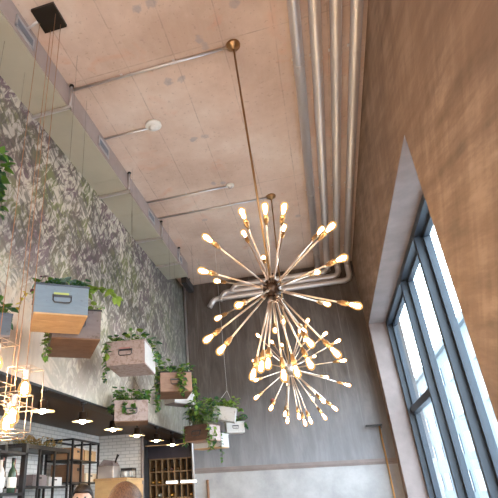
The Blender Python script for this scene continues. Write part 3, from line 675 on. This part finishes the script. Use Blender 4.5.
# back-bar unit at the left edge with bottles
t = thing('bottle_shelf', 'dark bottle shelf at the left edge under the copper cages', 'shelf', (-2.62, 3.60, 0))
for y in (-.45, .42): boxobj('post', (-.02, y - .02, 0), (.02, y + .02, 2.06), M['black'], t)
for y in (-.45, .42): boxobj('post', (-.24, y - .02, 0), (-.20, y + .02, 2.06), M['black'], t)
for z in (.6, 1.1, 1.66, 1.98): boxobj('shelf_board', (-.24, -.47, z - .02), (.02, .44, z), M['black'], t)
bc = [((.05, .16, .06), 'green bottle with red cap'), ((.50, .50, .52), 'clear pale bottle with white label'), ((.10, .045, .02), 'brown bottle'), ((.035, .07, .05), 'dark green bottle'), ((.30, .10, .10), 'red bottle')]
for k, (c, lb) in enumerate(bc):
    t = thing('bottle', lb + ' on the shelf at the left edge', 'bottle', (-2.69 + .05 * (k % 2), 3.63 + .085 * k, 1.66), group='bottles on the left edge shelf')
    MB().lathe([(0, 0), (.034, 0), (.036, .01), (.036, .15), (.026, .18), (.013, .20), (.013, .26), (0, .26)], 14).build('body', plain('bottle_glass', c, .12), t)
    MB().lathe([(.0142, .25), (.0142, .275), (0, .275)], 10).build('cap', M['red'] if k % 2 == 0 else M['black'], t)
    MB().lathe([(.0365, .04), (.0365, .12)], 14).build('label', M['white'], t)

# bottle rack across the passage
t = thing('bottle_rack', 'wooden lattice bottle rack at the dark end of the bar', 'rack', (-2.745, 8.78, 0))
W = .80; z0, z1 = .3, 2.17; nx, nz = 7, 9; wm = wood('rack_wood', (.17, .095, .045), (.30, .18, .09))
boxobj('back_board', (-W / 2, .24, z0), (W / 2, .26, z1), M['dark'], t)
for i in range(nx + 1): x = -W / 2 + i * W / nx; boxobj('upright', (x - .008, 0, z0), (x + .008, .24, z1), wm, t)
for j in range(nz + 1): z = z0 + j * (z1 - z0) / nz; boxobj('shelf_board', (-W / 2, .004, z - .009), (W / 2, .236, z + .009), wm, t)
boxobj('plinth', (-W / 2, .0, 0), (W / 2, .26, z0), M['dark'], t)
boxobj('top_panel', (-W / 2 - .04, -.01, z1 + .01), (W / 2 - .02, .26, 2.48), plain('top_panel_paint', (.045, .035, .045), .5), t)
wd2 = 'bottle lying in the lattice rack'
for (i, j, c, lb) in [(0, 7, (.42, .2, .04), 'amber bottle in the left column, second row'), (1, 7, (.42, .2, .04), 'amber bottle in the second column, second row'), (0, 8, (.06, .04, .03), 'dark bottle in the top left cell'),
                      (1, 6, (.5, .5, .5), 'pale capped bottle in the second column, third row'), (3, 6, (.45, .24, .05), 'amber bottle in the fourth column, third row'), (6, 6, (.40, .2, .06), 'amber bottle in the right column, third row'),
                      (2, 8, (.05, .04, .035), 'dark bottle in the third column, top row'), (4, 8, (.16, .09, .04), 'brown bottle in the fifth column, top row'), (6, 8, (.05, .05, .04), 'dark bottle in the top right cell'), (3, 8, (.12, .06, .05), 'dark red bottle in the fourth column, top row')]:
    q = thing('wine_bottle', lb + ' of the lattice rack', 'bottle', (-2.745 - W / 2 + (i + .5) * W / nx, 9.005, z0 + j * (z1 - z0) / nz + .009 + .036), group='bottles in the lattice rack', rot=(PI / 2, 0, 0))
    MB().lathe([(0, 0), (.035, .004), (.035, .14), (.014, .18), (.014, .235)], 12).build('body', plain('wine_glass', c, .15), q)
    MB().lathe([(.0155, .215), (.0155, .245), (0, .247)], 10).build('cap', plain('foil_cap', tuple(min(1, v * 1.6) for v in c), .3, .5), q)
for x, w, lb in ((-2.59, .19, 'left of the two bright white tube lights below the rack lamp'), (-2.305, .26, 'right of the two bright white tube lights by the back wall')):
    t = thing('tube_light', 'short ' + lb, 'lamp', (x, 8.3, 1.775), group='tube lights at the bar end')
    boxobj('housing', (-w / 2, -.02, .012), (w / 2, .02, .03), M['white'], t); MB().tube([(-w / 2, 0, 0), (w / 2, 0, 0)], .013, 10).build('tube', M['tube'], t)
    MB().tube([(0, 0, .03), (0, 0, ZB + .003 - 1.775)], .003, 6).build('suspension', M['black'], t)
t = thing('led_strip', 'thin warm light strip along the top of the rack panel', 'lamp', (-2.80, 8.66, 2.385))
boxobj('channel', (-.40, -.008, 0), (.40, .04, .012), M['black'], t); boxobj('diffuser', (-.39, -.014, .001), (.39, -.0081, .010), emis('warm_strip', (1, .58, .28), .22), t)
t = thing('wall_shelf', 'small dark shelf bracket on the back wall beside the window', 'shelf', (.72, YB, 2.46))
boxobj('board', (-.13, -.10, .0), (.12, 0, .022), M['black'], t); boxobj('arm', (.09, -.09, -.04), (.105, 0, 0), M['black'], t)
tag(MB().tube([(.80, YB - .035, 0), (.80, YB - .035, 2.459)], .013, 8).build('copper_pipe', plain('orange_copper', (.62, .34, .14), .35, .6)), 'thin orange copper pipe under the small shelf on the back wall', 'pipe')
tag(MB().tube([(-2.085, YB - .03, 0), (-2.085, YB - .03, 1.80)], .022, 10).build('rusty_post', plain('rust', (.28, .15, .09), .7)), 'short rusty brown post at the foot of the back wall', 'post')
tag(MB().lathe([(0, 0), (.03, 0), (.034, .01), (.034, .03), (0, .034)], 14, Matrix.Translation((-.83, YB - .0, 3.0)) @ Matrix.Rotation(PI / 2, 4, 'X')).build('wall_sensor', M['red']), 'small dark red round device on the back wall', 'sensor')

# ------------------------------------------------------------------ people
def person(label, loc, rz, height, hair, top, hairlen, bun=False):
    t = thing('person', label, 'person', loc, rz); k = height / 1.72
    V = {'pel': (0, 0, .95, .135, .105), 'wai': (0, 0, 1.08, .120, .09), 'che': (0, .0, 1.27, .145, .10), 'neb': (0, .015, 1.43, .062, .055), 'nek': (0, .005, 1.50, .050, .048)}
    E = [('pel', 'wai'), ('wai', 'che'), ('che', 'neb'), ('neb', 'nek')]
    for s, n in ((-1, 'l'), (1, 'r')):
        V.update({'sh' + n: (s * .165, .01, 1.385, .056, .055), 'el' + n: (s * .215, .03, 1.10, .042, .042), 'wr' + n: (s * .20, -.06, .86, .027, .025), 'ha' + n: (s * .195, -.085, .79, .032, .018),
                  'hi' + n: (s * .085, 0, .88, .09, .09), 'kn' + n: (s * .095, -.015, .49, .056, .056), 'an' + n: (s * .10, .02, .09, .037, .04), 'to' + n: (s * .115, -.14, .035, .036, .028)})
        E += [('che', 'sh' + n), ('sh' + n, 'el' + n), ('el' + n, 'wr' + n), ('wr' + n, 'ha' + n), ('pel', 'hi' + n), ('hi' + n, 'kn' + n), ('kn' + n, 'an' + n), ('an' + n, 'to' + n)]
        for q in range(4):
            bx = s * (.195 + (q - 1.5) * .014 * s * s); L = (.052, .06, .057, .045)[q]
            V['f%d%s' % (q, n)] = (s * .195 + (q - 1.5) * .013 * 0, -.10 + (q - 1.5) * .017 - .01, .745, .0085, .0085); V['g%d%s' % (q, n)] = (s * .185, -.10 + (q - 1.5) * .018 - .015, .745 - L, .0075, .0075)
            E += [('ha' + n, 'f%d%s' % (q, n)), ('f%d%s' % (q, n), 'g%d%s' % (q, n))]
        V['t1' + n] = (s * .17, -.115, .80, .010, .010); V['t2' + n] = (s * .16, -.13, .76, .008, .008); E += [('wr' + n, 't1' + n), ('t1' + n, 't2' + n)]
    names = list(V); me = bpy.data.meshes.new('body')
    me.from_pydata([Vector(V[n][:3]) * k for n in names], [(names.index(a), names.index(c)) for a, c in E], [])
    body = bpy.data.objects.new('body', me); COL.objects.link(body)
    md = body.modifiers.new('skin', 'SKIN'); body.modifiers.new('sub', 'SUBSURF').levels = 1; body.modifiers['sub'].render_levels = 1
    if not me.skin_vertices: me.skin_vertices.new()
    for i, n in enumerate(names): me.skin_vertices[0].data[i].radius = (V[n][3] * k, V[n][4] * k); me.skin_vertices[0].data[i].use_root = n == 'pel'
    dg = bpy.context.evaluated_depsgraph_get(); bm = bmesh.new(); bm.from_mesh(bpy.data.meshes.new_from_object(body.evaluated_get(dg))); bpy.data.objects.remove(body)
    # head with face, joined to the neck
    hb = bmesh.new(); bmesh.ops.create_uvsphere(hb, u_segments=24, v_segments=18, radius=1)
    for v in hb.verts:
        x, y, z = v.co; jaw = max(0, -z)
        v.co = Vector((x * .076 * (1 - .28 * jaw), y * .094 * (1 - .12 * jaw) - (.012 * jaw), z * .115))
        if y < -.75 and abs(x) < .22 and -.32 < z < .05: v.co.y -= .016 * (1 - abs(x) / .22) * (1.1 - (z + .32))
        if y < -.6 and .18 < abs(x) < .5 and .02 < z < .28: v.co.y += .007
        if y < -.7 and abs(x) < .3 and -.58 < z < -.45: v.co.y -= .004
        if abs(x) > .95 and abs(z) < .3: v.co.x *= 1.08
        v.co = (v.co + Vector((0, -.012, 1.605))) * k
    mp = {v: bm.verts.new(v.co) for v in hb.verts}
    for f in hb.faces: bm.faces.new([mp[v] for v in f.verts])
    hb.free()
    skin = plain('skin', (.55, .34, .25), .5, 0, .05); m = MB(); m.bm.free(); m.bm = bm; m.build('body', skin, t, True)
    e = MB()
    for s in (-1, 1): e.lathe([(0, -.011), (.008, -.008), (.011, 0), (.008, .008), (0, .011)], 10, Matrix.Translation(Vector((s * .03, -.086, 1.62)) * k))
    e.build('eyes', M['dark'], t, True)
    MB().box(Vector((-.022, -.096, 1.548)) * k, Vector((.022, -.086, 1.556)) * k, .002).build('lips', plain('lips', (.45, .16, .14)), t)
    h = bmesh.new(); bmesh.ops.create_uvsphere(h, u_segments=22, v_segments=16, radius=1)
    for v in h.verts:
        x, y, z = v.co; zz = z if z > 0 else z * hairlen
        if y < -.35 and z < .30: v.co = Vector((x * .07, -.02 + y * .05, zz * .05 + .06))
        else: v.co = Vector((x * (.088 + .004 * math.sin(9 * y)), y * .108 + .006, zz * .124 + .004))
        v.co = (v.co + Vector((0, -.012, 1.605))) * k
    hm = MB(); hm.join(h, True)
    if bun: hm.lathe([(0, -.04), (.03, -.03), (.042, 0), (.03, .03), (0, .04)], 12, Matrix.Translation(Vector((0, .115, 1.68)) * k))
    hm.build('hair', hair, t, True)
    # shirt, trousers as close fitting shells
    c = MB()
    c.lathe([(.150, .88), (.152, .95), (.140, 1.08), (.168, 1.25), (.170, 1.35), (.10, 1.43), (.072, 1.46)], 20, Matrix.Scale(.78, 4, (0, 1, 0)) @ Matrix.Scale(k, 4))
    for s in (-1, 1): c.tube([Vector(q) * k for q in ((s * .12, .01, 1.39), (s * .17, .01, 1.385), (s * .196, .02, 1.25), (s * .213, .03, 1.12))], [.075 * k, .072 * k, .062 * k, .060 * k], 12)
    c.build('shirt', top, t, True)
    c = MB()
    for s in (-1, 1): c.tube([Vector(q) * k for q in ((s * .07, 0, .98), (s * .085, 0, .86), (s * .095, -.015, .5), (s * .10, .02, .1))], [.115 * k, .112 * k, .078 * k, .065 * k], 14)
    c.build('trousers', M['dark'], t, True)
person('dark haired person at the bar, only head top in view, facing the room', (-2.024, 4.0, 0), .35, 1.70, hair_mat('dark_hair', (.008, .004, .003), (.028, .012, .008)), plain('black_shirt', (.03, .03, .035), .8), 1.4)
person('brown haired person seen from behind, nearer the camera', (-1.0, 2.42, 0), 2.9, 1.655, hair_mat('brown_hair', (.055, .02, .010), (.20, .085, .04)), plain('grey_shirt', (.25, .24, .25), .8), 1.5)

# ------------------------------------------------------------------ light
w = bpy.data.worlds.new('sky'); sc.world = w; w.use_nodes = True; nt = w.node_tree; nt.nodes.clear()
out = nt.nodes.new('ShaderNodeOutputWorld'); bg = nt.nodes.new('ShaderNodeBackground'); tc = nt.nodes.new('ShaderNodeTexCoord')
sp = nt.nodes.new('ShaderNodeSeparateXYZ'); rp = nt.nodes.new('ShaderNodeValToRGB')
nt.links.new(tc.outputs['Generated'], sp.inputs[0]); nt.links.new(sp.outputs[2], rp.inputs[0]); nt.links.new(rp.outputs[0], bg.inputs[0]); nt.links.new(bg.outputs[0], out.inputs[0])
e = rp.color_ramp.elements; e[0].position = 0; e[0].color = (.88, .95, 1, 1); e[1].position = .6; e[1].color = (.72, .86, 1, 1)
bg.inputs['Strength'].default_value = 5.4
def lamp(name, kind, loc, energy, col, size=.1, rot=None, **kw):
    l = bpy.data.lights.new(name, kind); l.energy = energy; l.color = col
    if kind == 'AREA': l.size = size
    else: l.shadow_soft_size = size
    for a, v in kw.items(): setattr(l, a, v)
    o = bpy.data.objects.new(name, l); COL.objects.link(o); o.location = loc
    if rot: o.rotation_euler = rot
    return o
for k, (x, y) in enumerate(((.62, -2.9), (-1.9, -1.6))):      # added fill lights behind the camera, no fittings
    lamp('fill_light', 'POINT', (x, y, 2.6), 75, (1, .80, .62), .15)

sc.view_settings.view_transform = 'Standard'; sc.view_settings.look = 'None'; sc.view_settings.gamma = 1; sc.view_settings.exposure = 1.42
sc.view_settings.use_curve_mapping = False
sc.cycles.use_denoising = True; sc.cycles.max_bounces = 8; sc.cycles.transparent_max_bounces = 16; sc.cycles.sample_clamp_indirect = 8
